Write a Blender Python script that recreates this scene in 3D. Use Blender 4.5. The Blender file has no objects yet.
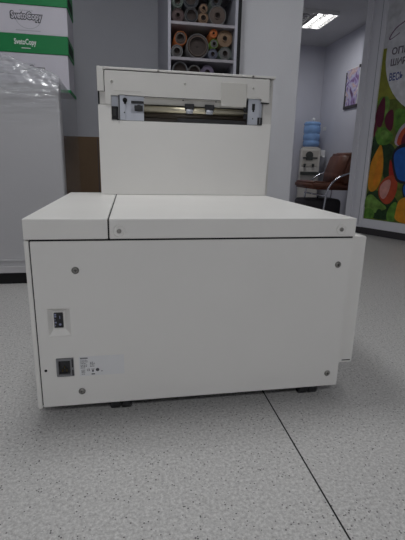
import bpy, bmesh, math, random
from mathutils import Vector, Matrix
random.seed(7)
S = bpy.context.scene
COL = S.collection

# ------------------------------------------------------------------ materials
def mat(name, col, rough=0.5, metal=0.0, noise=0.0, nscale=8.0, bump=0.0, bscale=60.0,
        emit=None, estr=0.0, spec=0.5, trans=0.0, alpha=1.0, coat=0.0, ior=1.45):
    m = bpy.data.materials.new(name); m.use_nodes = True
    nt = m.node_tree; b = nt.nodes['Principled BSDF']
    b.inputs['Base Color'].default_value = (*col, 1)
    b.inputs['Roughness'].default_value = rough
    b.inputs['Metallic'].default_value = metal
    b.inputs['Specular IOR Level'].default_value = spec
    b.inputs['Transmission Weight'].default_value = trans
    b.inputs['Alpha'].default_value = alpha
    b.inputs['Coat Weight'].default_value = coat
    b.inputs['IOR'].default_value = ior
    tc = nt.nodes.new('ShaderNodeTexCoord')
    if noise > 0:
        n = nt.nodes.new('ShaderNodeTexNoise'); n.inputs['Scale'].default_value = nscale
        n.inputs['Detail'].default_value = 4
        r = nt.nodes.new('ShaderNodeValToRGB')
        r.color_ramp.elements[0].position = .3; r.color_ramp.elements[1].position = .7
        r.color_ramp.elements[0].color = (*[c*(1-noise) for c in col], 1)
        r.color_ramp.elements[1].color = (*[min(1, c*(1+noise)) for c in col], 1)
        nt.links.new(tc.outputs['Object'], n.inputs['Vector'])
        nt.links.new(n.outputs['Fac'], r.inputs['Fac'])
        nt.links.new(r.outputs['Color'], b.inputs['Base Color'])
    if bump > 0:
        n2 = nt.nodes.new('ShaderNodeTexNoise'); n2.inputs['Scale'].default_value = bscale
        bp = nt.nodes.new('ShaderNodeBump'); bp.inputs['Strength'].default_value = bump
        bp.inputs['Distance'].default_value = .01
        nt.links.new(tc.outputs['Object'], n2.inputs['Vector'])
        nt.links.new(n2.outputs['Fac'], bp.inputs['Height'])
        nt.links.new(bp.outputs['Normal'], b.inputs['Normal'])
    if emit:
        b.inputs['Emission Color'].default_value = (*emit, 1)
        b.inputs['Emission Strength'].default_value = estr
    return m

M = {}
M['wall'] = mat('grey_wall_paint', (.52, .525, .57), .85, noise=.03, nscale=3, bump=.1, bscale=120)
M['pier'] = mat('pale_wall_paint', (.64, .64, .67), .8, noise=.02, nscale=3, bump=.1, bscale=120)
M['wall2'] = mat('pale_back_room_paint', (.60, .60, .665), .85, noise=.02, nscale=3)
M['ceiling'] = mat('ceiling_white', (.52, .52, .53), .9, noise=.02, nscale=5)
M['white'] = mat('printer_white_plastic', (.765, .748, .72), .42, noise=.015, nscale=5, bump=.05, bscale=400)
M['panelw'] = mat('printer_white_metal', (.745, .73, .705), .5, noise=.012, nscale=4, bump=.05, bscale=350)
M['cream'] = mat('printer_cream_plastic', (.62, .605, .58), .45, noise=.015, nscale=6)
M['creamd'] = mat('translucent_flap', (.55, .535, .50), .4)
M['gap'] = mat('gap_black', (.012, .012, .013), .8)
M['black'] = mat('black_plastic', (.018, .018, .02), .45, noise=.15, nscale=30)
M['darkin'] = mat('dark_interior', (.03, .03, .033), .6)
M['screw'] = mat('screw_steel', (.30, .29, .27), .35, metal=.8)
M['steel'] = mat('zinc_plate', (.47, .49, .545), .45, metal=.25, noise=.05, nscale=20)
M['gold'] = mat('roller_metal', (.72, .66, .50), .34, metal=.9)
M['brown_r'] = mat('roller_rubber', (.028, .02, .013), .4)
M['label'] = mat('label_paper', (.70, .70, .71), .6)
M['ink'] = mat('label_ink', (.07, .07, .08), .7)
M['rim'] = mat('socket_grey', (.20, .20, .21), .4)
M['blueink'] = mat('switch_mark', (.25, .26, .40), .5)
M['brass'] = mat('contact_brass', (.12, .09, .03), .35, metal=.8)
M['green'] = mat('box_green', (.0, .19, .05), .5, noise=.04, nscale=10)
M['boxw'] = mat('box_white', (.56, .54, .60), .6, noise=.02, nscale=10)
M['boxside'] = mat('box_board', (.40, .38, .42), .7, noise=.03, nscale=10)
M['boxfaint'] = mat('box_faint_print', (.40, .40, .44), .7)
M['boxpink'] = mat('box_pink_print', (.55, .44, .50), .7)
M['textw'] = mat('box_text_white', (.72, .76, .74), .6)
M['dgreen'] = mat('box_handle_hole', (.008, .025, .014), .8)
M['cardb'] = mat('brown_cardboard', (.12, .075, .042), .8, noise=.08, nscale=6)
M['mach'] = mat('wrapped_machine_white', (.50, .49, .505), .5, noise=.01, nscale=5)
M['cab'] = mat('cabinet_grey', (.42, .42, .48), .5, noise=.02, nscale=9)
M['shelfb'] = mat('shelf_laminate', (.33, .31, .34), .5, noise=.05, nscale=20)
M['pvc'] = mat('panel_white_pvc', (.78, .78, .83), .35, noise=.01, nscale=4)
M['pvcg'] = mat('panel_groove', (.36, .37, .41), .5)
M['base'] = mat('dark_base', (.05, .045, .05), .6)
M['leather'] = mat('brown_leather', (.15, .054, .030), .42, noise=.15, nscale=12, bump=.25, bscale=60)
M['chrome'] = mat('chrome', (.75, .76, .8), .15, metal=1.0)
M['waterb'] = mat('blue_bottle', (.30, .50, .85), .15, noise=.12, nscale=9, trans=.25)
M['beige'] = mat('cooler_beige', (.66, .63, .58), .45, noise=.02, nscale=8)
M['beiged'] = mat('cooler_panel', (.50, .47, .42), .5)
M['tap'] = mat('cooler_dark', (.05, .055, .05), .5)
M['tube'] = mat('lamp_tube', (.9, .9, .9), .5, emit=(1, .99, .97), estr=7)
M['tubeoff'] = mat('lamp_tube_off', (.8, .8, .8), .3)
M['louver'] = mat('lamp_louver', (.7, .7, .7), .25, metal=.7)
M['paperwhite'] = mat('white_plastic', (.72, .72, .72), .5)

def floor_mat():
    m = bpy.data.materials.new('speckled_linoleum'); m.use_nodes = True
    nt = m.node_tree; b = nt.nodes['Principled BSDF']; L = nt.links
    tc = nt.nodes.new('ShaderNodeTexCoord')
    def vor(scale, feature='F1'):
        v = nt.nodes.new('ShaderNodeTexVoronoi'); v.inputs['Scale'].default_value = scale
        L.new(tc.outputs['Object'], v.inputs['Vector']); return v
    def ramp(src, stops):
        r = nt.nodes.new('ShaderNodeValToRGB')
        while len(r.color_ramp.elements) < len(stops): r.color_ramp.elements.new(.5)
        for e, (p, c) in zip(r.color_ramp.elements, stops): e.position = p; e.color = (*c, 1)
        L.new(src, r.inputs['Fac']); return r
    def mix(fac, a, c, blend='MIX'):
        x = nt.nodes.new('ShaderNodeMix'); x.data_type = 'RGBA'; x.blend_type = blend
        if hasattr(fac, 'is_linked'): L.new(fac, x.inputs[0])
        else: x.inputs[0].default_value = fac
        L.new(a, x.inputs[6]); L.new(c, x.inputs[7]); return x.outputs[2]
    n = nt.nodes.new('ShaderNodeTexNoise'); n.inputs['Scale'].default_value = 120; n.inputs['Detail'].default_value = 8; n.inputs['Roughness'].default_value = .75
    L.new(tc.outputs['Object'], n.inputs['Vector'])
    base = ramp(n.outputs['Fac'], [(.36, (.36, .35, .345)), (.5, (.52, .51, .50)), (.64, (.68, .67, .655))])
    # chips: each voronoi cell gets a random tone; only a few are dark or white
    v1 = vor(210); sx = nt.nodes.new('ShaderNodeSeparateColor'); L.new(v1.outputs['Color'], sx.inputs[0])
    chipd = ramp(sx.outputs[0], [(.0, (1, 1, 1)), (.045, (1, 1, 1)), (.05, (0, 0, 0)), (1, (0, 0, 0))])
    chipw = ramp(sx.outputs[1], [(.0, (1, 1, 1)), (.10, (1, 1, 1)), (.11, (0, 0, 0)), (1, (0, 0, 0))])
    near = ramp(v1.outputs['Distance'], [(.0, (1, 1, 1)), (.35, (1, 1, 1)), (.5, (0, 0, 0)), (1, (0, 0, 0))])
    dm = nt.nodes.new('ShaderNodeMath'); dm.operation = 'MULTIPLY'; L.new(chipd.outputs[0], dm.inputs[0]); L.new(near.outputs[0], dm.inputs[1])
    wm = nt.nodes.new('ShaderNodeMath'); wm.operation = 'MULTIPLY'; L.new(chipw.outputs[0], wm.inputs[0]); L.new(near.outputs[0], wm.inputs[1])
    rd = nt.nodes.new('ShaderNodeRGB'); rd.outputs[0].default_value = (.085, .08, .08, 1)
    rw = nt.nodes.new('ShaderNodeRGB'); rw.outputs[0].default_value = (.64, .63, .61, 1)
    c = mix(wm.outputs[0], base.outputs[0], rw.outputs[0])
    c = mix(dm.outputs[0], c, rd.outputs[0])
    # sparse larger dark chips
    v2 = vor(85); s2 = nt.nodes.new('ShaderNodeSeparateColor'); L.new(v2.outputs['Color'], s2.inputs[0])
    c2 = ramp(s2.outputs[0], [(.0, (1, 1, 1)), (.055, (1, 1, 1)), (.06, (0, 0, 0)), (1, (0, 0, 0))])
    n2 = ramp(v2.outputs['Distance'], [(.0, (1, 1, 1)), (.12, (1, 1, 1)), (.2, (0, 0, 0)), (1, (0, 0, 0))])
    m2 = nt.nodes.new('ShaderNodeMath'); m2.operation = 'MULTIPLY'; L.new(c2.outputs[0], m2.inputs[0]); L.new(n2.outputs[0], m2.inputs[1])
    c = mix(m2.outputs[0], c, rd.outputs[0])
    L.new(c, b.inputs['Base Color'])
    b.inputs['Roughness'].default_value = .38
    b.inputs['Specular IOR Level'].default_value = .45
    return m
M['floor'] = floor_mat()

def film_mat():
    m = bpy.data.materials.new('clear_stretch_film'); m.use_nodes = True
    nt = m.node_tree; L = nt.links
    b = nt.nodes['Principled BSDF']; out = nt.nodes['Material Output']
    b.inputs['Base Color'].default_value = (.60, .61, .65, 1); b.inputs['Roughness'].default_value = .14
    b.inputs['Specular IOR Level'].default_value = .9; b.inputs['IOR'].default_value = 2.0
    tc = nt.nodes.new('ShaderNodeTexCoord'); mp = nt.nodes.new('ShaderNodeMapping')
    mp.inputs['Rotation'].default_value = (0, .22, 0); mp.inputs['Scale'].default_value = (4.5, 6, 30)
    n = nt.nodes.new('ShaderNodeTexNoise'); n.inputs['Scale'].default_value = 1.2; n.inputs['Detail'].default_value = 3
    n.inputs['Distortion'].default_value = .8
    L.new(tc.outputs['Object'], mp.inputs['Vector']); L.new(mp.outputs[0], n.inputs['Vector'])
    sep = nt.nodes.new('ShaderNodeSeparateXYZ'); L.new(tc.outputs['Object'], sep.inputs[0])
    # the film is stretched flat low down and bunched in many layers near the top
    def ramp(a, b_, lo, hi):
        r = nt.nodes.new('ShaderNodeMapRange'); r.inputs[1].default_value = a; r.inputs[2].default_value = b_
        r.inputs[3].default_value = lo; r.inputs[4].default_value = hi; L.new(sep.outputs[2], r.inputs[0]); return r
    bp = nt.nodes.new('ShaderNodeBump'); bp.inputs['Distance'].default_value = .02
    L.new(ramp(.90, 1.12, .16, 1.0).outputs[0], bp.inputs['Strength'])
    L.new(n.outputs['Fac'], bp.inputs['Height']); L.new(bp.outputs[0], b.inputs['Normal'])
    tr = nt.nodes.new('ShaderNodeBsdfTransparent'); mx = nt.nodes.new('ShaderNodeMixShader')
    L.new(ramp(.95, 1.15, .20, .45).outputs[0], mx.inputs[0])
    L.new(tr.outputs[0], mx.inputs[1]); L.new(b.outputs[0], mx.inputs[2]); L.new(mx.outputs[0], out.inputs['Surface'])
    return m
M['film'] = film_mat()

# ------------------------------------------------------------------ mesh helpers
def box(bm, x0, x1, y0, y1, z0, z1, mi=0, bev=0.0, seg=2):
    vs = [bm.verts.new(p) for p in ((x0,y0,z0),(x1,y0,z0),(x1,y1,z0),(x0,y1,z0),(x0,y0,z1),(x1,y0,z1),(x1,y1,z1),(x0,y1,z1))]
    fs = [bm.faces.new([vs[i] for i in f]) for f in ((0,3,2,1),(4,5,6,7),(0,1,5,4),(1,2,6,5),(2,3,7,6),(3,0,4,7))]
    for f in fs: f.material_index = mi
    if bev > 0:
        es = list({e for f in fs for e in f.edges})
        r = bmesh.ops.bevel(bm, geom=es, offset=bev, segments=seg, affect='EDGES', profile=.5, clamp_overlap=True)
        for f in r['faces']: f.material_index = mi
def B(*a, **k):
    bm = bmesh.new(); box(bm, *a, **k); return bm
def frame_of(d):
    d = Vector(d).normalized()
    u = d.orthogonal().normalized(); return d, u, d.cross(u)
def tube(bm, pts, r, n=12, mi=0, caps=True):
    pts = [Vector(p) for p in pts]; rings = []
    prev = None
    for i, p in enumerate(pts):
        d = (pts[min(i+1, len(pts)-1)] - pts[max(i-1, 0)]).normalized()
        if prev is None: u = d.orthogonal().normalized()
        else: u = (prev - d*prev.dot(d)).normalized()
        prev = u; w = d.cross(u)
        rr = r[i] if isinstance(r, (list, tuple)) else r
        rings.append([bm.verts.new(p + (u*math.cos(2*math.pi*k/n) + w*math.sin(2*math.pi*k/n))*rr) for k in range(n)])
    for a, b in zip(rings, rings[1:]):
        for k in range(n):
            f = bm.faces.new((a[k], a[(k+1) % n], b[(k+1) % n], b[k])); f.material_index = mi; f.smooth = True
    if caps:
        for rg in (rings[0], rings[-1]):
            f = bm.faces.new(rg); f.material_index = mi
def lathe(bm, prof, c, n=32, mi=0, axis='z'):
    rings = []
    for r, h in prof:
        ring = []
        for k in range(n):
            a = 2*math.pi*k/n
            if axis == 'z': p = (c[0]+r*math.cos(a), c[1]+r*math.sin(a), c[2]+h)
            else: p = (c[0]+r*math.cos(a), c[1]+h, c[2]+r*math.sin(a))
            ring.append(bm.verts.new(p))
        rings.append(ring)
    for a, b in zip(rings, rings[1:]):
        for k in range(n):
            f = bm.faces.new((a[k], a[(k+1) % n], b[(k+1) % n], b[k])); f.smooth = True; f.material_index = mi
    for rg in (rings[0], rings[-1]):
        f = bm.faces.new(rg); f.material_index = mi
def plate(x0, x1, z0, z1, y0, y1, holes=(), bev=.0015):
    """upright plate facing -Y with rectangular openings"""
    xs = sorted({x0, x1, *[h[0] for h in holes], *[h[1] for h in holes]})
    zs = sorted({z0, z1, *[h[2] for h in holes], *[h[3] for h in holes]})
    xs = [x for x in xs if x0 <= x <= x1]; zs = [z for z in zs if z0 <= z <= z1]
    bm = bmesh.new(); V = {}
    def v(x, z):
        if (x, z) not in V: V[(x, z)] = bm.verts.new((x, y0, z))
        return V[(x, z)]
    for a, b in zip(xs, xs[1:]):
        for c, d in zip(zs, zs[1:]):
            mx, mz = (a+b)/2, (c+d)/2
            if any(h[0] < mx < h[1] and h[2] < mz < h[3] for h in holes): continue
            bm.faces.new((v(a, c), v(b, c), v(b, d), v(a, d)))
    r = bmesh.ops.extrude_face_region(bm, geom=list(bm.faces))
    bmesh.ops.translate(bm, verts=[g for g in r['geom'] if isinstance(g, bmesh.types.BMVert)], vec=(0, y1-y0, 0))
    bmesh.ops.recalc_face_normals(bm, faces=list(bm.faces))
    bmesh.ops.dissolve_limit(bm, angle_limit=.01, verts=list(bm.verts), edges=list(bm.edges))
    if bev:
        es = [e for e in bm.edges if len(e.link_faces) == 2 and e.calc_face_angle(0) > .5]
        bmesh.ops.bevel(bm, geom=es, offset=bev, segments=2, affect='EDGES', clamp_overlap=True)
    return bm
def root_loc(p):
    while p.parent: p = p.parent
    return p.location
def obj(name, bm, mats, parent=None, local=False, smooth=False, recalc=True):
    if parent is not None and not local:
        bmesh.ops.translate(bm, verts=bm.verts, vec=-root_loc(parent))
    if recalc: bmesh.ops.recalc_face_normals(bm, faces=list(bm.faces))
    me = bpy.data.meshes.new(name); bm.to_mesh(me); bm.free()
    for m in (mats if isinstance(mats, (list, tuple)) else [mats]): me.materials.append(m)
    if smooth:
        for p in me.polygons: p.use_smooth = True
    o = bpy.data.objects.new(name, me); COL.objects.link(o)
    if parent is not None: o.parent = parent
    return o
def origin_to(o, loc):
    loc = Vector(loc); o.data.transform(Matrix.Translation(-loc)); o.location = loc
def tag(o, label, cat, group=None, kind=None):
    o['label'] = label; o['category'] = cat
    if group: o['group'] = group
    if kind: o['kind'] = kind
    return o
def thing(name, label, cat, loc=(0, 0, 0), rz=0, group=None):
    o = bpy.data.objects.new(name, None); COL.objects.link(o)
    o.location = loc; o.rotation_euler = (0, 0, rz); o.empty_display_size = .1
    return tag(o, label, cat, group)
def struct(name, bm, m, label=None):
    o = obj(name, bm, m); o['kind'] = 'structure'
    if label: o['label'] = label
    return o
def poly_flat(bm, pts, to3d, mi=0, smoothn=2):
    for _ in range(smoothn):
        q = []
        for a, b in zip(pts, pts[1:]+pts[:1]):
            q += [(a[0]*.75+b[0]*.25, a[1]*.75+b[1]*.25), (a[0]*.25+b[0]*.75, a[1]*.25+b[1]*.75)]
        pts = q
    f = bm.faces.new([bm.verts.new(to3d(*p)) for p in pts]); f.material_index = mi
    bmesh.ops.triangulate(bm, faces=[f])
def text_bm(txt, size, extrude=.0004, offset=0.0, xscale=1.0):
    cu = bpy.data.curves.new('t', 'FONT'); cu.body = txt; cu.size = size; cu.extrude = extrude; cu.offset = offset
    cu.align_x = 'CENTER'; cu.align_y = 'CENTER'; cu.resolution_u = 3
    o = bpy.data.objects.new('t', cu); COL.objects.link(o)
    dg = bpy.context.evaluated_depsgraph_get()
    me = bpy.data.meshes.new_from_object(o.evaluated_get(dg))
    bm = bmesh.new(); bm.from_mesh(me)
    for v in bm.verts: v.co.x *= xscale
    bpy.data.objects.remove(o); bpy.data.curves.remove(cu); bpy.data.meshes.remove(me)
    return bm
def add_text(bm, txt, size, at, fit_w=None, offset=0.0, mi=0, fit_h=None, shear=0.0):
    """text standing upright in the plane y = at[1], facing -Y, centred at at"""
    t = text_bm(txt, size, offset=offset)
    xs = [v.co.x for v in t.verts]; zs = [v.co.y for v in t.verts]
    cx, cz = (min(xs)+max(xs))/2, (min(zs)+max(zs))/2
    sx = fit_w/(max(xs)-min(xs)) if fit_w else 1
    sz = fit_h/(max(zs)-min(zs)) if fit_h else 1
    m = {}
    for v in t.verts:
        x = (v.co.x-cx)*sx; z = (v.co.y-cz)*sz
        m[v] = bm.verts.new((at[0]+x+shear*z, at[1]-v.co.z, at[2]+z))
    for f in t.faces:
        try: g = bm.faces.new([m[v] for v in f.verts]); g.material_index = mi
        except ValueError: pass
    t.free()

# ------------------------------------------------------------------ room shell
H = 2.69
struct('floor', B(-2.6, 3.75, -4.0, 6.15, -.1, 0), M['floor'])
struct('ceiling', B(-2.6, 3.75, -4.0, 6.15, H, H+.1), M['ceiling'])
struct('wall_back', B(-2.6, 1.107, 2.95, 3.07, 0, H), M['wall'])
struct('wall_pier', B(1.107, 1.585, 2.1, 3.07, 0, H, bev=.004), M['pier'])
struct('wall_left', B(-2.72, -2.6, -4.0, 6.15, 0, H), M['pier'])
struct('wall_front', B(-2.6, 3.75, -4.12, -4.0, 0, H), M['pier'])
struct('wall_right', B(3.61, 3.75, -4.0, 6.15, 0, H), M['wall2'])
struct('wall_far', B(-2.6, 3.61, 6.0, 6.15, 0, H), M['wall2'])
struct('wall_inner', B(1.45, 1.585, 3.07, 6.0, 0, H), M['wall2'])
# the welded joint of two linoleum sheets, a dark hair line in the floor
struct('trim_1', B(.7185, .7225, -3.9, 2.9, -.002, .0008), M['gap'])

# ------------------------------------------------------------------ the printer in the middle
P = thing('office_printer', 'large white office printer seen from its back, standing on black castors', 'printer', (.48, .45, 0))
bm = bmesh.new(); box(bm, .016, .952, .014, .94, .056, .547, bev=.003); obj('body', bm, M['panelw'], P)
bm = bmesh.new(); box(bm, .02, .95, .0135, .935, .046, .0555); obj('dark_underside', bm, M['gap'], P)  # black sheet that deepens the shade beneath the body
obj('side_panel', B(0, .0125, .0, .945, .042, .5485, bev=.002), M['white'], P)
sp2 = obj('side_panel', B(.9545, .958, .03, .945, .05, .5465, bev=.001), M['white'], P)
holes = [(.047, .107, .272, .353), (.060, .109, .143, .201)]
rp = obj('rear_panel', plate(.0155, .9545, .045, .5465, 0, .0125, holes), M['panelw'], P)
# dark joint behind the cover edges
bm = bmesh.new()
box(bm, .0125, .0155, .004, .94, .05, .5475); box(bm, .014, .955, .005, .94, .5466, .5515)
obj('joint_gap', bm, M['gap'], P)
# top covers
def cover(x0, x1, y1):
    return B(x0, x1, 0, y1, .5515, .608, bev=.003, seg=3)
obj('top_cover', cover(0, .2205, .976), M['white'], P)
tc2 = obj('top_cover', cover(.2245, .96, .976), M['white'], P)
bm = bmesh.new(); box(bm, .2205, .2245, .003, .97, .553, .604); obj('cover_gap', bm, M['gap'], P)
# lid screws in moulded cups
def cup(x, z, y=0.0):
    bm = bmesh.new()
    lathe(bm, [(.0165, -.0005), (.0165, -.0022), (.0145, -.0034), (.0125, -.0022), (.0095, -.0008)], (x, y, z), 28, axis='y')
    o = obj('screw_cup', bm, M['white'], P)
    bm = bmesh.new()
    lathe(bm, [(.0062, -.0005), (.0062, -.0035), (.0045, -.0042)], (x, y, z), 18, axis='y')
    box(bm, x-.0035, x+.0035, y-.0046, y-.0040, z-.0007, z+.0007)
    obj('screw', bm, M['screw'], o)
cup(.251, .574); cup(.912, .574)
def screw(x, z, y=0.0, r=.0082, parent=None, m=None):
    bm = bmesh.new()
    lathe(bm, [(r*1.25, -.0003), (r*1.25, -.0010), (r, -.0012), (r, -.003), (r*.6, -.0042)], (x, y, z), 20, axis='y')
    box(bm, x-r*.55, x+r*.55, y-.0046, y-.0040, z-r*.1, z+r*.1, mi=1)
    box(bm, x-r*.1, x+r*.1, y-.0046, y-.0040, z-r*.55, z+r*.55, mi=1)
    return obj('screw', bm, [m or M['screw'], M['gap']], parent or P)
for x, z in ((.129, .465), (.913, .464), (.128, .091), (.916, .092)): screw(x, z)
bm = bmesh.new(); lathe(bm, [(.0042, .0), (.0042, -.0006)], (.030, 0, .165), 14, axis='y'); obj('vent_hole', bm, M['gap'], P)
# switch recess
bm = bmesh.new()
o4 = [(.047, .272), (.107, .272), (.107, .353), (.047, .353)]; i4 = [(.057, .288), (.092, .288), (.092, .345), (.057, .345)]
for k in range(4):
    a, b = o4[k], o4[(k+1) % 4]; c, d = i4[(k+1) % 4], i4[k]
    bm.faces.new([bm.verts.new(p) for p in ((a[0], .001, a[1]), (b[0], .001, b[1]), (c[0], .0128, c[1]), (d[0], .0128, d[1]))])
bm.faces.new([bm.verts.new((x, .0128, z)) for x, z in i4])
sr = obj('switch_recess', bm, M['white'], P, recalc=False)
bm = bmesh.new(); box(bm, .0615, .0865, .006, .0126, .2945, .3395, mi=0, bev=.0015)
ps = obj('power_switch', bm, M['black'], P)
bm = bmesh.new()
for z in (.300, .309, .318, .327, .333): box(bm, .0635, .0655+.003*((int(z*1000)) % 2), .0053, .0061, z, z+.0045)
lathe(bm, [(.0035, -.0006), (.0035, 0)], (.078, .006, .305), 12, axis='y'); box(bm, .077, .079, .0053, .006, .322, .331)
obj('switch_marks', bm, M['blueink'], ps)
# mains inlet
bm = plate(.060, .109, .143, .201, -.002, .006, [(.066, .099, .1495, .193)], bev=.001); pi = obj('power_inlet', bm, M['rim'], P)
bm = bmesh.new(); box(bm, .066, .099, .0075, .0124, .149, .194, mi=0); box(bm, .1035, .1075, -.0026, -.0018, .172, .198, mi=0)
box(bm, .1035, .1075, -.0026, -.0018, .146, .164, mi=0)
for x, z in ((.076, .160), (.088, .160), (.082, .170)): box(bm, x-.0012, x+.0012, .0035, .0076, z-.004, z+.004, mi=1)
obj('inlet_socket', bm, [M['black'], M['brass']], pi)
# rating plate
bm = bmesh.new(); box(bm, .124, .254, -.0006, .0001, .1405, .2035)
lb = obj('rating_label', bm, M['label'], P); lb['label'] = 'silver rating sticker with small print'
bm = bmesh.new()
y0, y1 = -.001, -.0006
random.seed(3)
def dashes(x, w, z):
    xx = x
    while xx < x+w:
        l = random.uniform(.002, .005); box(bm, xx, min(x+w, xx+l), y0, y1, z-.0009, z+.0009); xx += l+.0013
box(bm, .128, .130, y0, y1, .1955, .2); 
for i in range(7): box(bm, .1285+i*.003, .1307+i*.003, y0, y1, .1955-.0004*(i % 2), .200)
for z, w in ((.190, .020), (.186, .022), (.181, .016), (.176, .020), (.1715, .018), (.167, .013)): dashes(.128, w, z)
for z, w in ((.184, .010), (.180, .014), (.1755, .012), (.171, .013)): dashes(.155, w, z)
for z in (.160, .156, .152, .147): dashes(.130, .010, z)
add_text(bm, 'CE', .01, (.150, y0, .160), fit_w=.009, fit_h=.007)
box(bm, .158, .167, y0, y1, .161, .1625); box(bm, .160, .165, y0, y1, .153, .159); box(bm, .158, .168, y0, y1, .144, .1475)
lathe(bm, [(.0052, 0), (.0052, -.0004)], (.176, y1, .159), 16, axis='y'); dashes(.186, .006, .154)
obj('label_print', bm, M['ink'], lb)
# shelf-like cover on the right flank
bm = plate(.9585, 1.031, .100, .5425, .05, .80, bev=.002); sb = obj('side_cover', bm, M['white'], P)
bm = bmesh.new(); box(bm, .993, 1.024, .0488, .0502, .1075, .1105); obj('cover_slot', bm, M['gap'], sb)
# castors
for cx, cy in ((.868, .045), (.24, .045), (.868, .88), (.24, .88)):
    c = obj('castor', B(cx-.022, cx+.022, cy-.022, cy+.022, .040, .0505, bev=.003), M['black'], P)
    for dx in (-.017, .017):
        bm = bmesh.new(); tube(bm, [(cx+dx-.016, cy, .0212), (cx+dx-.013, cy, .0212), (cx+dx+.013, cy, .0212), (cx+dx+.016, cy, .0212)], [.017, .021, .021, .017], 22)
        obj('wheel', bm, M['black'], c)
# ---- upright unit on top
bm = plate(.160, .966, .6085, 1.146, .866, .975, [(.236, .918, .915, 1.060)], bev=.003); obj('upper_housing', bm, M['cream'], P)
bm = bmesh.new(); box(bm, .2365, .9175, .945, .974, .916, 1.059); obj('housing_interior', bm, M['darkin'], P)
# lower cover with raised left corner
lc = bmesh.new()
pts = [(.155, .6095), (.949, .6095), (.960, .946), (.915, .946), (.914, .9385), (.243, .9375), (.243, .938), (.213, .938), (.212, 1.003), (.155, 1.002)]
fr = [lc.verts.new((x, .850, z)) for x, z in pts]; f = lc.faces.new(fr)
r = bmesh.ops.extrude_face_region(lc, geom=[f]); bmesh.ops.translate(lc, verts=[g for g in r['geom'] if isinstance(g, bmesh.types.BMVert)], vec=(0, .016, 0))
obj('lower_cover', lc, M['panelw'], P)
# head cover (odd outline, with the corner piece beside it)
hc = bmesh.new()
pts = [(.187, 1.004), (.2125, 1.0045), (.2125, 1.042), (.243, 1.042), (.250, 1.046), (.362, 1.044), (.362, 1.041), (.832, 1.039), (.835, 1.056), (.905, 1.056), (.905, 1.043), (.944, 1.041), (.941, 1.1425), (.187, 1.1425)]
f = hc.faces.new([hc.verts.new((x, .846, z)) for x, z in pts])
r = bmesh.ops.extrude_face_region(hc, geom=[f]); bmesh.ops.translate(hc, verts=[g for g in r['geom'] if isinstance(g, bmesh.types.BMVert)], vec=(0, .0195, 0))
head = obj('head_cover', hc, M['cream'], P)
bm = bmesh.new()
box(bm, .9415, .9445, .8485, .8657, 1.041, 1.146); box(bm, .905, .9445, .8485, .8657, 1.0375, 1.0405)  # lower right strip paints the shadow under the head cover's edge
box(bm, .1845, .1868, .8475, .8657, 1.056, 1.146); box(bm, .187, .925, .849, .8657, 1.1427, 1.1455)
box(bm, .157, .162, .8485, .8657, 1.004, 1.056); box(bm, .362, .708, .8452, .8462, 1.0405, 1.0425)
obj('cover_gap', bm, M['gap'], P)
obj('corner_piece', B(.155, .184, .842, .8657, 1.056, 1.1565, bev=.002), M['cream'], P)
bm = bmesh.new(); box(bm, .1635, .1865, .854, .8657, 1.004, 1.056); obj('corner_guide', bm, M['cream'], P)
obj('top_lid', B(.1845, .970, .846, .975, 1.1465, 1.1565, bev=.002), M['cream'], P)
# raised lines pressed into the head cover
obj('embossed_line', B(.225, .345, .8453, .8462, 1.060, 1.0625), M['creamd'], head)
obj('embossed_line', B(.848, .895, .8453, .8462, 1.062, 1.064), M['creamd'], head)
for x, z in ((.185, 1.1435), (.421, 1.149), (.859, 1.150)):
    screw(x, z, .845, .0048, m=M['screw'])
for x, z in ((.218, 1.099), (.542, 1.104), (.862, 1.101)): screw(x, z, .846, .005, m=M['creamd'])
bm = bmesh.new(); box(bm, .7095, .8315, .8425, .8458, 1.016, 1.119, bev=.0016); fl = obj('sensor_flap', bm, M['creamd'], P); fl['label'] = 'darker translucent rectangle'
# paper guide strip above the roller
bm = bmesh.new(); box(bm, .357, .832, .862, .872, 1.012, 1.041); box(bm, .357, .706, .856, .862, 1.013, 1.0145)
gs = obj('paper_guide', bm, M['creamd'], P)
for x in (.536, .69): 
    bm = bmesh.new(); lathe(bm, [(.003, 0), (.003, -.001)], (x, .862, 1.036), 12, axis='y'); obj('guide_pin', bm, M['gap'], gs)
# brackets
bm = bmesh.new()
box(bm, .250, .274, .851, .864, .940, 1.045, bev=.001); box(bm, .274, .357, .858, .864, 1.024, 1.044); box(bm, .274, .357, .858, .864, .940, .972)
box(bm, .274, .300, .858, .864, .972, 1.024); 
bl = obj('bracket', bm, M['steel'], P)
bm = bmesh.new(); lathe(bm, [(.0105, 0), (.0105, -.0015)], (.273, .851, 1.024), 16, axis='y'); box(bm, .268, .278, .8495, .851, 1.008, 1.024); obj('bracket_hole', bm, M['gap'], bl)
bm = bmesh.new(); lathe(bm, [(.003, 0), (.003, -.001)], (.270, .851, .972), 10, axis='y'); obj('bracket_hole', bm, M['gap'], bl)
bm = bmesh.new()
box(bm, .300, .357, .870, .880, .972, 1.024, mi=1); box(bm, .315, .352, .862, .871, .982, 1.006, mi=0); tube(bm, [(.335, .858, .996), (.335, .872, .996)], .013, 16, 0); box(bm, .300, .357, .8645, .870, 1.014, 1.024, mi=0)
obj('latch', bm, [M['black'], M['steel']], P)
bm = bmesh.new(); box(bm, .843, .898, .851, .864, .941, 1.055, bev=.001); box(bm, .898, .912, .857, .864, .965, 1.05)
br = obj('bracket', bm, M['steel'], P)
bm = bmesh.new(); box(bm, .862, .876, .8497, .8512, 1.006, 1.034); box(bm, .865, .873, .8497, .8512, .998, 1.006)
obj('bracket_hole', bm, M['gap'], br)
bm = bmesh.new(); lathe(bm, [(.003, 0), (.003, -.001)], (.868, .851, .968), 10, axis='y'); obj('bracket_hole', bm, M['gap'], br)
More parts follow.
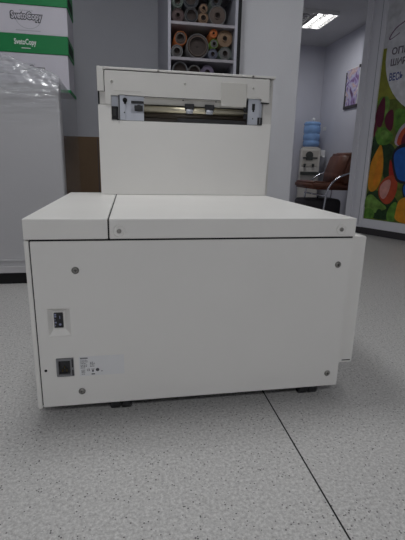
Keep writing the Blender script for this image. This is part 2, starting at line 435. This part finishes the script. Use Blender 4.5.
bm = bmesh.new(); box(bm, .891, .914, .847, .8565, .942, .974, mi=0); box(bm, .900, .904, .8465, .8475, .944, .972, mi=1); obj('connector', bm, [M['black'], M['rim']], P)
bm = bmesh.new(); box(bm, .214, .2405, .846, .8653, .945, .996, mi=0, bev=.001); box(bm, .221, .233, .8452, .8465, .955, .985, mi=1); obj('connector', bm, [M['gap'], M['black']], P)
bm = bmesh.new(); box(bm, .243, .247, .850, .866, .925, 1.046); obj('bracket_edge', bm, M['rim'], P)
bm = bmesh.new(); box(bm, .2135, .2425, .8615, .8655, .997, 1.0415); obj('corner_guide', bm, M['steel'], P)
# rollers
bm = bmesh.new(); tube(bm, [(.357, .868, .9925), (.84, .868, .9925)], .0155, 28); obj('feed_roller', bm, M['gold'], P)
bm = bmesh.new(); box(bm, .357, .84, .878, .888, 1.0055, 1.012); tube(bm, [(.357, .868, .966), (.84, .868, .966)], .0125, 20); box(bm, .357, .84, .862, .9, .940, .953)
obj('roller_rail', bm, M['brown_r'], P)
bm = bmesh.new(); box(bm, .511, .835, .852, .880, .936, .957, bev=.002); obj('sensor_bar', bm, M['black'], P)
bm = bmesh.new(); box(bm, .823, .842, .853, .872, .965, 1.022, bev=.001)
for z in (.972, .983, .994, 1.005): box(bm, .825, .840, .8515, .8535, z, z+.005)
obj('roller_clip', bm, M['black'], P)
for x in (.543, .637):
    bm = bmesh.new(); box(bm, x, x+.043, .848, .872, 1.000, 1.021, bev=.002); box(bm, x+.002, x+.010, .850, .858, .990, 1.002); box(bm, x+.033, x+.041, .850, .858, .990, 1.002)
    cl = obj('pinch_clamp', bm, M['black'], P)
    bm = bmesh.new(); tube(bm, [(x+.006, .856, .988), (x+.037, .856, .988)], .0105, 18); obj('pinch_roller', bm, M['steel'], cl)

# ------------------------------------------------------------------ wrapped machine on the left
W = thing('wrapped_machine', 'tall white machine wrapped in clear stretch film, paper cartons on top', 'machine', (-.65, 1.9, 0))
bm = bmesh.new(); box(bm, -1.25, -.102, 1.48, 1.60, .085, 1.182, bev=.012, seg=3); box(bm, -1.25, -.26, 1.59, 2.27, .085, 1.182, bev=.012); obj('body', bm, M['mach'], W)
bm = bmesh.new(); box(bm, -1.24, -.12, 1.50, 1.60, .0, .086); box(bm, -1.24, -.27, 1.59, 2.25, .0, .086); obj('recess_shade', bm, M['gap'], W)  # solid black blocks stand in for shade below the raised body
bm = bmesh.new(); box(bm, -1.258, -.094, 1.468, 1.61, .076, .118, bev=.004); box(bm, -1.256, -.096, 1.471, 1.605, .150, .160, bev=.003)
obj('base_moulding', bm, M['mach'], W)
# stretch film: front sheet, rumpled crown, right flank
bm = bmesh.new(); nx, nz = 140, 60
def rnd(x, z):
    return (math.sin(x*23+z*9)+math.sin(x*41-z*33+1.3)*.6+math.sin(z*57+x*13)*.5+math.sin(x*71+z*61)*.35)
g = {}
prof = [(1.462, .12), (1.462, .35), (1.462, .6), (1.462, .8), (1.462, .95), (1.460, 1.03), (1.456, 1.09), (1.455, 1.14), (1.463, 1.175), (1.492, 1.202), (1.56, 1.206), (1.65, 1.20), (1.75, 1.197), (1.85, 1.192), (1.93, 1.189)]
sub = []
for (a, b) in zip(prof, prof[1:]):
    for k in range(9): t = k/9; sub.append((a[0]+(b[0]-a[0])*t, a[1]+(b[1]-a[1])*t))
sub.append(prof[-1])
for i in range(nx+1):
    x = -1.26+(1.26-.094)*i/nx
    for j, (y, z) in enumerate(sub):
        amt = max(0, min(1, (z-.98)/.2)) if y < 1.5 else max(0, 1-(y-1.5)/.42)
        hump = min(.13, max(0, (-.10-x))**.8*.27)*max(0, min(1, (z-1.09)/.1))*max(0, 1-max(0, y-1.50)/.42)
        n = rnd(x*1.3, z*1.5+y*2)
        slack = (.009 if y < 1.6 else .004)*amt*(n*.5 + 1.3*abs(math.sin((z+.11*x+.02*math.sin(x*9))*48+1.5*math.sin(x*7)))-.5)
        fold = .0022*math.sin((z-x*.22)*88+1.2*math.sin(x*5))*max(0, min(1, (z-.72)/.2))
        g[i, j] = bm.verts.new((x, y-abs(slack)*.9-.003*amt-fold*.8-.0015, z+hump+max(0, slack)*(1 if y > 1.46 else 0)+(.004 if y > 1.48 else 0)))
for i in range(nx):
    for j in range(len(sub)-1): f = bm.faces.new((g[i, j], g[i+1, j], g[i+1, j+1], g[i, j+1])); f.smooth = True
# right flank of the film
h = {}
for i in range(31):
    y = 1.463+(2.285-1.463)*i/30
    for j in range(41):
        z = .12+(1.196-.12)*j/40
        h[i, j] = bm.verts.new((-.0935+.002*abs(rnd(y*1.2, z))*max(.2, z/1.2), y, z))
for i in range(30):
    for j in range(40): bm.faces.new((h[i, j], h[i+1, j], h[i+1, j+1], h[i, j+1])).smooth = True
obj('stretch_film', bm, M['film'], W, recalc=False)

# ------------------------------------------------------------------ cartons of copy paper
def carton(z0, z1, lid_z, label, dx=0, x1=-.088):
    x0, y0, y1 = x1-.50, 1.945, 2.25
    x0 += dx; x1 += dx
    t = thing('paper_carton', label, 'box', ((x0+x1)/2, (y0+y1)/2, z0), group=None)
    bm = bmesh.new(); box(bm, x0+.006, x1-.006, y0+.004, y1-.004, z0, z1-.004, bev=.002)
    obj('carton_body', bm, M['boxw'], t)
    bm = bmesh.new(); box(bm, x0, x1, y0-.002, y1+.002, lid_z, z1, bev=.003)
    lid = obj('carton_lid', bm, M['green'], t)
    bm = bmesh.new(); box(bm, x1-.003, x1+.0008, y0+.03, y1-.05, lid_z+.020, lid_z+.085, bev=.0015); obj('handle_hole', bm, M['dgreen'], lid)
    cx = x0+.245
    zc = (z0+lid_z)/2
    bm = bmesh.new()
    add_text(bm, 'SvetoCopy', .05, (cx, y0+.0030, zc+.016), fit_w=.200, fit_h=.064, offset=.0060, mi=0)
    add_text(bm, 'SvetoCopy', .05, (cx, y0+.0022, zc+.016), fit_w=.186, fit_h=.052, offset=.0010, mi=1)
    obj('carton_print', bm, [M['ink'], M['boxw']], t)
    bm = bmesh.new()
    for k in range(6): box(bm, cx-.04+.014*k, cx-.030+.014*k, y0+.003, y0+.0042, zc+.048, zc+.054)
    obj('faint_print', bm, M['boxfaint'], t); bm = bmesh.new()
    for k in range(28):
        a0 = math.pi*(1.08+.84*k/28); a1 = math.pi*(1.08+.84*(k+1)/28)
        vs = [(cx+.01+R*math.cos(a)*1.2, y0+.0034, zc+.012+R*math.sin(a)) for R, a in ((.062, a0), (.062, a1), (.066, a1), (.066, a0))]
        bm.faces.new([bm.verts.new(v) for v in vs])
    obj('faint_print', bm, M['boxfaint'], t)
    obj('faint_print', B(cx-.07, cx+.08, y0+.003, y0+.0042, zc-.066, zc-.061), M['boxfaint'], t)
    zl = (lid_z+z1)/2
    bm = bmesh.new(); add_text(bm, 'SvetoCopy', .03, (cx-.01, y0-.0032, zl+.004), fit_w=.135, fit_h=.044, offset=.0006); box(bm, cx-.035, cx+.02, y0-.0035, y0-.0025, zl-.030, zl-.026)
    obj('lid_print', bm, M['textw'], lid)
    return t, x0, x1, y0, y1
t, x0, x1, y0, y1 = carton(1.196, 1.538, 1.427, 'green-lidded white paper carton, lower of two, resting on the wrapped machine')
bm = bmesh.new(); box(bm, x0+.002, x1+.002, y0, y1, 1.1965, 1.216, bev=.002); obj('base_band', bm, M['green'], t)
carton(1.539, 1.873, 1.706, 'green-lidded white paper carton, upper of two, cut by the top edge', dx=.008)

# brown cardboard box behind
bb = thing('cardboard_box', 'tall dark brown cardboard box by the back wall, left of the printer', 'box', (.085, 2.66, 0))
bm = bmesh.new(); box(bm, -.235, .34, 2.42, 2.90, 0, .945, bev=.004); obj('box_body', bm, M['cardb'], bb)
bm = bmesh.new(); box(bm, .040, .046, 2.4185, 2.4205, .02, .93); obj('box_seam', bm, M['base'], bb)

# ------------------------------------------------------------------ storage cabinet of paper rolls
K = thing('storage_cabinet', 'grey open storage cabinet stacked with paper rolls, against the back wall', 'cabinet', (.82, 2.45, 0))
obj('side_panel', B(.573, .593, 2.0, 2.94, 0, 2.30, bev=.001), M['cab'], K)
obj('side_panel', B(1.046, 1.066, 2.0, 2.94, 0, 2.30, bev=.001), M['cab'], K)
obj('gap_shade_strip', B(1.0665, 1.092, 2.004, 2.07, 0, 2.30), M['gap'], K)  # black strip paints the shadow in the gap beside the pier
obj('back_panel', B(.593, 1.046, 2.925, 2.94, 0, 2.30), M['darkin'], K)
for z in (.08, .42, .76, 1.10, 1.345, 1.478, 1.702, 1.94, 2.30):
    obj('shelf', B(.5935, 1.0455, 2.004, 2.924, z-.019, z, bev=.001), M['shelfb'], K)
RC = {'brown': (.085, .06, .05), 'dark': (.04, .043, .05), 'green': (.10, .125, .11), 'red': (.075, .045, .045), 'tan': (.20, .125, .075),
      'grey': (.11, .105, .105), 'orange': (.42, .12, .03), 'blue': (.085, .09, .125), 'purple': (.12, .095, .15), 'white': (.22, .22, .235), 'lime': (.14, .24, .04)}
for k, c in RC.items(): M['r_'+k] = mat('roll_'+k, c, .6, noise=.15, nscale=18)
M['core'] = mat('roll_core', (.045, .032, .028), .7)
def roll(x, z, r, y, L, rim, face, label, hole=.45, tip=None):
    bm = bmesh.new(); r -= .0008
    # wound layers: stepped rings on the end, hollow core
    prof = [(r, L), (r, 0), (r*.93, -.0), (r*.90, .006), (r*(hole+.12), .004), (r*(hole+.08), -.003), (r*hole, -.003), (r*hole, .022), (r*hole*.9, .024), (r*.05, .026), (r*.04, L)]
    n = 28; rings = []
    for rr, hh in prof: rings.append([bm.verts.new((x+rr*math.cos(2*math.pi*k/n), y+hh, z+rr*math.sin(2*math.pi*k/n))) for k in range(n)])
    for s, (a, b) in enumerate(zip(rings, rings[1:])):
        for k in range(n):
            f = bm.faces.new((a[k], a[(k+1) % n], b[(k+1) % n], b[k])); f.smooth = s in (0, 6, 7)
            f.material_index = 0 if s <= 2 else (1 if s <= 5 else 2)
    o = obj('paper_roll', bm, [M['r_'+rim], M['r_'+face], M['core']]); origin_to(o, (x, y, z-r)); 
    return tag(o, label, 'roll', 'paper rolls lying in the storage cabinet')
rolls = [
 (.645, 1.746, .044, 2.03, 'red', 'red', 'dull reddish roll at the left end of the upper shelf, bottom layer', .3),
 (.738, 1.750, .048, 2.02, 'grey', 'dark', 'black-cored roll with a grey rim, second on the upper shelf', .7),
 (.822, 1.738, .036, 2.02, 'tan', 'tan', 'small tan hollow roll in the middle of the upper shelf', .5),
 (.925, 1.764, .062, 2.03, 'grey', 'brown', 'thick grey roll with ringed end at the right of the upper shelf', .3),
 (.642, 1.831, .040, 2.03, 'green', 'green', 'grey-green roll lying on the reddish roll, upper shelf', .5),
 (.735, 1.856, .058, 2.05, 'dark', 'dark', 'large dark roll on top of the black-cored roll, upper shelf', .6),
 (.828, 1.808, .032, 2.05, 'brown', 'tan', 'thin brown roll resting on the tan roll, upper shelf', .4),
 (.918, 1.868, .042, 2.08, 'green', 'dark', 'dark greenish roll on top of the thick grey roll, upper shelf', .4),
 (.640, 1.520, .042, 2.03, 'white', 'grey', 'pale roll at the left end of the middle shelf, bottom layer', .5),
 (.785, 1.558, .080, 2.02, 'grey', 'brown', 'widest brown roll with a grey rim, middle shelf', .75),
 (.895, 1.514, .036, 2.02, 'blue', 'blue', 'bluish grey roll right of the widest roll, middle shelf', .4),
 (.985, 1.523, .045, 2.02, 'green', 'grey', 'green-rimmed roll at the right end of the middle shelf', .4),
 (.665, 1.605, .045, 2.03, 'orange', 'brown', 'brown roll with orange rim on the left of the middle shelf', .55),
 (.985, 1.624, .055, 2.04, 'tan', 'tan', 'orange-brown roll at the top right of the middle shelf', .3),
 (.905, 1.585, .030, 2.03, 'lime', 'grey', 'small lime-rimmed roll on the bluish roll, middle shelf', .4),
 (.900, 1.650, .0285, 2.03, 'orange', 'orange', 'bright orange roll tip under the upper shelf board', .3),
 (.662, 1.400, .055, 2.03, 'white', 'dark', 'white-rimmed roll at the left of the lowest visible shelf', .8),
 (.765, 1.392, .047, 2.03, 'grey', 'grey', 'grey roll in the middle of the lowest visible shelf', .8),
 (.861, 1.393, .048, 2.03, 'purple', 'purple', 'purple-grey roll on the right of the lowest visible shelf', .4),
]
for i, (x, z, r, y, a, b, lab, ho) in enumerate(rolls): roll(x, z, r, y, .62+.05*(i % 4), a, b, lab, ho)

# ------------------------------------------------------------------ tall printed display panel, turned towards the room
ang = math.atan2(-.90917, .41642)
# local frame of the panel: +x along it (s), -y out of its face towards the room
D = thing('display_panel', 'tall white framed display panel printed with colourful vegetables, right side', 'panel', (2.932, 3.246, 0), ang)
S1 = 1.55
def lb_(x0, x1, y0, y1, z0, z1, **k): return B(x0, x1, y0, y1, z0, z1, **k)
obj('panel_base', lb_(-.17, S1+.15, .006, .07, 0, .082), M['base'], D, local=True)
fr = bmesh.new()
box(fr, -.205, -.135, -.004, .085, .0, 2.685, bev=.006)
box(fr, -.135, -.085, .014, .075, .075, 2.685)
box(fr, -.085, .040, -.012, .075, .075, 2.685, bev=.008)
obj('frame_upright', fr, M['pvc'], D, local=True)
obj('frame_groove', lb_(-.010, -.004, -.0135, -.0115, .10, 2.68), M['pvcg'], D, local=True)
obj('frame_upright', lb_(S1, S1+.16, -.012, .075, .075, 2.685, bev=.006), M['pvc'], D, local=True)
obj('bottom_rail', lb_(.040, S1, -.010, .075, .078, .178, bev=.004), M['pvc'], D, local=True)
obj('backing_board', lb_(.040, S1, .012, .07, .178, 2.685), M['pvc'], D, local=True)
pc = dict(olive=(.13, .17, .03), green=(.10, .24, .035), lgreen=(.16, .30, .06), maroon=(.115, .012, .035), maroon2=(.16, .03, .05), yellow=(.66, .27, .02),
          orange=(.70, .24, .02), red=(.42, .03, .02), pink=(.62, .30, .26), blue=(.02, .11, .42), dkgreen=(.02, .05, .018), white=(.68, .68, .72),
          dark=(.02, .015, .025), redo=(.45, .07, .03), purple=(.16, .07, .16), grey=(.13, .11, .14), navy=(.06, .08, .26), teal=(.07, .16, .24), pale=(.45, .36, .46), ygreen=(.27, .28, .04), pgrey=(.64, .64, .67))
names = list(pc); PM = [mat('print_'+k, c, .35, noise=(.45 if k in ('olive', 'green', 'lgreen', 'dkgreen') else .16), nscale=14) for k, c in pc.items()]
bm = bmesh.new(); lay = [0.0118]
def sh(c, pts, sm=2):
    lay[0] -= .00035; yy = lay[0]
    poly_flat(bm, pts, lambda a, b: (a, yy, b), names.index(c), sm)
Z1 = 2.68
sh('pgrey', [(.04, 1.95), (S1, 1.95), (S1, Z1), (.04, Z1)], 0)
sh('olive', [(.04, .178), (S1, .178), (S1, 1.80), (.04, 1.80)], 0)
sh('ygreen', [(.04, 1.45), (.30, 1.45), (.30, 1.80), (.04, 1.80)], 0)
sh('ygreen', [(.04, 1.78), (.30, 1.78), (.30, 1.96), (.04, 1.96)], 0)
sh('green', [(.10, 1.50), (.20, 1.45), (.15, 1.25), (.12, 1.2), (.04, 1.45)])
sh('lgreen', [(.12, 1.47), (.155, 1.50), (.20, 1.40), (.16, 1.25), (.135, 1.18), (.13, 1.33)])
sh('green', [(.24, 1.38), (.45, 1.30), (.60, 1.20), (.40, 1.05), (.28, 1.12)])
sh('dkgreen', [(.04, 1.12), (.10, 1.10), (.14, 1.0), (.08, .84), (.04, .7)])
sh('dkgreen', [(.121, .97), (.233, 1.02), (.33, .95), (.36, .678), (.24, .60), (.196, .75)])
sh('dkgreen', [(.04, .52), (.2, .5), (.44, .45), (.45, .19), (.04, .19)])
sh('maroon', [(.11, 1.50), (.055, 1.385), (.031, 1.286), (.066, 1.185), (.128, 1.17), (.148, 1.288), (.140, 1.44)])
sh('maroon2', [(.040, 1.26), (.08, 1.18), (.07, 1.10), (.04, 1.06)])
sh('maroon', [(.236, 1.365), (.160, 1.31), (.155, 1.222), (.205, 1.142), (.258, 1.125), (.262, 1.255)])
sh('green', [(.055, 1.12), (.10, 1.17), (.165, 1.18), (.225, 1.13), (.290, 1.085), (.245, .995), (.17, .985), (.10, 1.0)])
sh('lgreen', [(.12, 1.13), (.18, 1.15), (.24, 1.09), (.2, 1.04), (.13, 1.06)])
sh('yellow', [(.150, 1.015), (.105, .928), (.048, .80), (.044, .55), (.090, .472), (.178, .52), (.218, .695), (.195, .885)])
sh('orange', [(.15, .90), (.12, .75), (.10, .56), (.165, .55), (.20, .70), (.185, .86)])
sh('red', [(.272, .86), (.31, .80), (.375, .669), (.37, .60), (.290, .630)])
sh('redo', [(.178, .543), (.238, .645), (.346, .690), (.410, .602), (.392, .433), (.309, .345), (.205, .42)])
sh('pink', [(.195, .544), (.250, .618), (.325, .635), (.322, .519), (.272, .405), (.214, .44)])
sh('pale', [(.300, .962), (.310, 1.105), (.388, 1.215), (.505, 1.23), (.56, .98)])
sh('redo', [(.326, .968), (.336, 1.082), (.393, 1.170), (.491, 1.19), (.56, .972)])
sh('maroon', [(.375, .986), (.385, 1.065), (.41, 1.11), (.44, 1.10), (.43, .983)])
sh('dark', [(.290, .870), (.325, .965), (.427, 1.012), (.60, .98), (.60, .60), (.400, .585), (.335, .70)])
sh('blue', [(.312, .870), (.338, .935), (.427, .970), (.60, .95), (.60, .63), (.410, .611), (.355, .72)])
sh('dark', [(.44, .61), (.60, .65), (.68, .40), (.495, .405)])
sh('blue', [(.452, .585), (.60, .64), (.66, .42), (.508, .430)])
sh('lgreen', [(.030, .40), (.102, .475), (.199, .40), (.335, .325), (.256, .285), (.18, .25), (.049, .262)])
sh('green', [(.05, .30), (.15, .30), (.19, .22), (.13, .18), (.045, .19)])
sh('dkgreen', [(.20, .31), (.27, .30), (.28, .19), (.19, .19)])
sh('green', [(.332, .337), (.435, .431), (.446, .180), (.320, .180)])
sh('yellow', [(.445, .442), (.60, .47), (.85, .30), (.80, .18), (.421, .179), (.423, .314)])
# further fruit towards the hidden right end
sh('redo', [(.80, .30), (1.0, .28), (1.1, .55), (.95, .75), (.80, .6)]); sh('lgreen', [(.65, .9), (.95, .8), (1.05, 1.15), (.8, 1.3), (.65, 1.15)])
sh('yellow', [(1.1, .6), (1.3, .55), (1.4, .95), (1.2, 1.2), (1.08, .9)]); sh('maroon', [(1.2, .22), (1.48, .2), (1.5, .5), (1.3, .55), (1.15, .4)])
ell = [(.70+.615*math.cos(a), 1.90+.64*math.sin(a)) for a in [2*math.pi*k/48 for k in range(48)]]
sh('white', ell, 0)
# hook stroke
path = [(.300, 2.200), (.236, 2.165), (.190, 2.145), (.157, 2.125), (.125, 2.090), (.104, 2.055), (.100, 2.036), (.118, 2.034), (.150, 2.047), (.208, 2.076)]
lay[0] -= .0004
for k in range(len(path)-1):
    a, b = Vector(path[k]), Vector(path[k+1]); d = (b-a).normalized(); nn = Vector((-d.y, d.x)); w0 = .006 if k < 7 else .004
    f = bm.faces.new([bm.verts.new((p.x, lay[0], p.y)) for p in (a-nn*w0, b-nn*w0, b+nn*w0, a+nn*w0)]); f.material_index = names.index('purple')
pr = obj('printed_picture', bm, PM, D, local=True, recalc=False)
def ltext(txt, x_left, zc, h, w, ink, off=0.0):
    bm = bmesh.new()
    add_text(bm, txt, .1, (x_left+w/2, -.001, zc), fit_w=w, fit_h=h, offset=off)
    obj('printed_line', bm, PM[names.index(ink)], D, local=True)
ltext('ОПЕР', .146, 1.914, .070, .235, 'grey', .0035)
ltext('ШИРОК', .148, 1.808, .070, .280, 'grey', .0035)
ltext('ВЕСЬ', .152, 1.668, .078, .150, 'navy', .003)
ltext('СП', .325, 1.676, .078, .075, 'teal', .005)

# ------------------------------------------------------------------ back room: cooler, chair, picture, lamp
Wc = thing('water_cooler', 'beige water cooler with blue bottle on top, in the far room corner', 'water cooler', (3.31, 5.76, 0))
bm = bmesh.new(); box(bm, 3.145, 3.468, 5.62, 5.92, 0.0, 1.035, bev=.015, seg=3); obj('cooler_body', bm, M['beige'], Wc)
bm = bmesh.new(); box(bm, 3.175, 3.440, 5.612, 5.622, .74, 1.000, bev=.004); fp = obj('front_panel', bm, M['beiged'], Wc)
bm = bmesh.new(); box(bm, 3.185, 3.425, 5.600, 5.613, .868, .892, bev=.004)
lathe(bm, [(.060, 0), (.060, -.010), (.05, -.014)], (3.292, 5.612, .925), 24, axis='y'); box(bm, 3.235, 3.35, 5.600, 5.613, .845, .868, bev=.004); obj('emblem', bm, M['tap'], fp)
for x in (3.225, 3.36):
    bm = bmesh.new(); box(bm, x-.02, x+.02, 5.575, 5.613, .755, .785, bev=.004); box(bm, x-.012, x+.012, 5.585, 5.605, .730, .757, bev=.003); obj('tap', bm, M['tap'], Wc)
bm = bmesh.new(); box(bm, 3.16, 3.455, 5.53, 5.622, .600, .655, bev=.004); obj('drip_tray', bm, M['tap'], Wc)
bm = bmesh.new(); lathe(bm, [(.10, 0), (.14, .005), (.14, .02), (.11, .03)], (3.31, 5.76, 1.033), 32); obj('bottle_collar', bm, M['beige'], Wc)
bm = bmesh.new(); lathe(bm, [(.05, 0), (.10, .006), (.135, .03), (.138, .09), (.131, .10), (.131, .12), (.138, .13), (.138, .20), (.131, .21), (.131, .23), (.138, .24), (.138, .33), (.131, .34), (.131, .355), (.138, .365), (.137, .385), (.115, .41), (.06, .41), (.05, .400)], (3.31, 5.76, 1.052), 36)
wb = obj('water_bottle', bm, M['waterb'], Wc)
bm = bmesh.new(); tube(bm, [(3.325, 5.75, 1.455), (3.325, 5.75, 1.525)], .018, 14); obj('paper_cup', bm, M['paperwhite'], Wc)
bm = bmesh.new(); box(bm, 3.468, 3.548, 5.65, 5.73, .905, 1.010, bev=.012, seg=3); tube(bm, [(3.525, 5.66, .885), (3.525, 5.66, .915)], .022, 14); obj('cup_holder', bm, M['paperwhite'], Wc)
Wc.rotation_euler.z = -.35; Wc.location = (3.35, 5.70, 0)
so = obj('wall_socket', B(3.599, 3.6095, 5.72, 5.82, 1.34, 1.40, bev=.002), M['paperwhite']); origin_to(so, (3.6095, 5.77, 1.37))
tag(so, 'small white wall socket on the far room wall, right of the blue bottle', 'socket')

Ch = thing('lounge_chair', 'brown leather low armchair with chrome tube arms, in the far room', 'chair', (3.08, 4.48, 0))
RISE = .045
def cushion(bm, pts, y0, y1, bev=.03):
    """side outline in x,z extruded along y with rounded edges"""
    f = bm.faces.new([bm.verts.new((x, y0, z+RISE)) for x, z in pts])
    r = bmesh.ops.extrude_face_region(bm, geom=[f]); bmesh.ops.translate(bm, verts=[g for g in r['geom'] if isinstance(g, bmesh.types.BMVert)], vec=(0, y1-y0, 0))
    bmesh.ops.recalc_face_normals(bm, faces=list(bm.faces))
    bmesh.ops.bevel(bm, geom=list(bm.edges), offset=bev, segments=4, affect='EDGES', clamp_overlap=True)
bm = bmesh.new(); cushion(bm, [(2.735, .405), (2.735, .485), (2.80, .510), (3.32, .475), (3.34, .385), (2.80, .395)], 4.20, 4.80, .022); obj('seat', bm, M['leather'], Ch, smooth=True)
bm = bmesh.new(); cushion(bm, [(3.165, .455), (3.185, .62), (3.270, .870), (3.33, .905), (3.43, .895), (3.44, .80), (3.34, .44)], 4.20, 4.80, .03); bk = obj('backrest', bm, M['leather'], Ch, smooth=True)
bm = bmesh.new()
for y in (4.33, 4.5, 4.67):
    for z in (.66, .78): lathe(bm, [(.004, 0), (.004, .001)], (3.2, y, z), 6)
bm.free()
for y in (4.16, 4.84):
    bm = bmesh.new()
    arc = [(2.82, y, .02), (3.28, y, .02)]
    arm = []
    for k in range(15):
        a = math.pi*.5*k/14
        arm.append((3.44-.50*math.cos(a), y, .36+.33*math.sin(a)))
    arm = [(2.92, y, .02), (2.925, y, .20)] + arm + [(3.50, y, .68)]
    tube(bm, arm, .013, 10); tube(bm, [(2.76, y, .014), (3.44, y, .014)], .0135, 10); tube(bm, [(3.35, y, .014), (3.37, y, .47)], .013, 10)
    obj('arm_frame', bm, M['chrome'], Ch)
bm = bmesh.new(); tube(bm, [(2.925, 4.16, .36), (2.925, 4.84, .36)], .012, 10); obj('cross_bar', bm, M['chrome'], Ch); bm = bmesh.new(); tube(bm, [(3.37, 4.16, .46), (3.37, 4.84, .46)], .012, 10); obj('cross_bar', bm, M['chrome'], Ch)
# dark low cabinet/bag, widened to darken the floor under the chair
bg = thing('black_bag', 'black bag widened to fill the dark area under the brown leather armchair', 'bag', (2.96, 4.70, 0))
bm = bmesh.new(); box(bm, 2.74, 3.32, 4.40, 4.79, 0, .295, bev=.05, seg=4)
for v in bm.verts: v.co.z *= 1-.18*math.sin((v.co.x-2.8)*7)**2
obj('bag_body', bm, M['base'], bg, smooth=True)
bm = bmesh.new(); tube(bm, [(3.02, 4.60, .22), (3.03, 4.59, .33), (3.15, 4.59, .33), (3.16, 4.60, .22)], .009, 8); obj('bag_handle', bm, M['black'], bg)

pt = thing('wall_picture', 'small purple and pink abstract picture with dark corners, on the far room wall', 'picture', (3.60, 4.965, 1.60))
obj('picture_board', B(3.590, 3.609, 4.775, 5.155, 1.610, 2.165, bev=.002), M['paperwhite'], pt)
M['pv'] = mat('picture_violet', (.30, .24, .42), .3, noise=.5, nscale=7)
def picmat():
    m = bpy.data.materials.new('abstract_print'); m.use_nodes = True; nt = m.node_tree; b = nt.nodes['Principled BSDF']
    tc = nt.nodes.new('ShaderNodeTexCoord'); n = nt.nodes.new('ShaderNodeTexNoise'); n.inputs['Scale'].default_value = 6.5; n.inputs['Distortion'].default_value = 1.2
    r = nt.nodes.new('ShaderNodeValToRGB'); el = r.color_ramp.elements
    for _ in range(3): el.new(.5)
    for e, (p, c) in zip(el, [(.30, (.08, .03, .06)), (.42, (.25, .15, .36)), (.50, (.45, .46, .62)), (.58, (.52, .33, .29)), (.70, (.70, .68, .76))]): e.position = p; e.color = (*c, 1)
    nt.links.new(tc.outputs['Object'], n.inputs['Vector']); nt.links.new(n.outputs['Fac'], r.inputs[0]); nt.links.new(r.outputs[0], b.inputs['Base Color']); b.inputs['Roughness'].default_value = .3
    return m
bm = bmesh.new(); box(bm, 3.5885, 3.5899, 4.785, 5.145, 1.62, 2.155); obj('print', bm, picmat(), pt)
bm = bmesh.new(); box(bm, 3.586, 3.6095, 5.11, 5.160, 1.605, 1.80); box(bm, 3.586, 3.6095, 5.13, 5.160, 1.80, 2.13); box(bm, 3.586, 3.6095, 4.77, 5.11, 1.605, 1.645); obj('picture_edge', bm, M['base'], pt)
obj('corner_clip', B(3.586, 3.6095, 4.77, 4.81, 2.135, 2.175), M['base'], pt)

def fixture(cx, cy, label, lit=(1, 1, 1, 1), group='recessed square ceiling lamps', power=0, strength=None):
    t = thing('ceiling_lamp', label, 'lamp', (cx, cy, H), group=None)
    bm = bmesh.new()
    for a in ((cx-.30, cx+.30, cy-.30, cy-.285), (cx-.30, cx+.30, cy+.285, cy+.30), (cx-.30, cx-.285, cy-.285, cy+.285), (cx+.285, cx+.30, cy-.285, cy+.285)):
        box(bm, *a, H-.045, H-.001)
    box(bm, cx-.285, cx+.285, cy-.285, cy+.285, H-.006, H-.001)
    obj('lamp_housing', bm, M['paperwhite'], t)
    for k in range(4):
        x = cx-.2136+.1424*k
        bm = bmesh.new(); tube(bm, [(x, cy-.27, H-.024), (x, cy+.27, H-.024)], .0155, 12); obj('lamp_tube', bm, M['tube'] if lit[k] else M['tubeoff'], t)
    bm = bmesh.new()
    for k in range(3): box(bm, cx-.142+.142*k-.002, cx-.142+.142*k+.002, cy-.284, cy+.284, H-.052, H-.010)
    for k in range(1, 8): box(bm, cx-.284, cx+.284, cy-.285+.07125*k-.0015, cy-.285+.07125*k+.0015, H-.052, H-.030)
    obj('lamp_louver', bm, M['louver'], t)
    if power:
        l = bpy.data.lights.new('lamp_light', 'AREA'); l.shape = 'SQUARE'; l.size = .56; l.energy = power; l.color = (.965, .985, 1)
        lo = bpy.data.objects.new('lamp_light', l); COL.objects.link(lo); lo.location = (0, 0, -.058); lo.parent = t
    return t
LP = 20
fixture(2.73, 4.73, 'lit square ceiling lamp with louvres in the far room', lit=(0, 0, 1, 1), power=LP*.52)
fixture(.15, .45, 'square ceiling lamp straight above the printer', power=LP*.92)
fixture(-1.4, .9, 'unseen, guessed square ceiling lamp over the film-wrapped machine', power=LP*.08)  # lamp out of view, its place is guessed
fixture(1.5, .75, 'unseen, guessed square ceiling lamp over the right end of the printer', power=LP*.22)  # guessed lamp above the view, kept dim
fixture(.3, -3.0, 'added square fill lamp, unseen, by the wall behind the camera', power=LP*2.3)  # unseen lamp added as fill for the printer's near face

# ------------------------------------------------------------------ world, camera, view
w = bpy.data.worlds.new('World'); S.world = w; w.use_nodes = True
w.node_tree.nodes['Background'].inputs[0].default_value = (.5, .52, .56, 1); w.node_tree.nodes['Background'].inputs[1].default_value = .2
cam = bpy.data.cameras.new('Camera'); co = bpy.data.objects.new('Camera', cam); COL.objects.link(co)
cam.sensor_fit = 'VERTICAL'; cam.sensor_height = 24.0; cam.lens = 409.36/540*24.0; cam.clip_start = .02
r = Vector((0.98453177, -0.17391564, 0.02122608)); u = Vector((0.02378705, 0.25270888, 0.96724992)); fw = Vector((0.17358391, 0.95178336, -0.25293686))
m = Matrix((r, u, -fw)).transposed().to_4x4(); m.translation = Vector((.2789, -1.1392, .76)); co.matrix_world = m
S.camera = co
S.view_settings.view_transform = 'Standard'; S.view_settings.look = 'None'; S.view_settings.gamma = 1; S.view_settings.use_curve_mapping = False
S.view_settings.exposure = -0.35
S.cycles.max_bounces = 8; S.cycles.transparent_max_bounces = 12
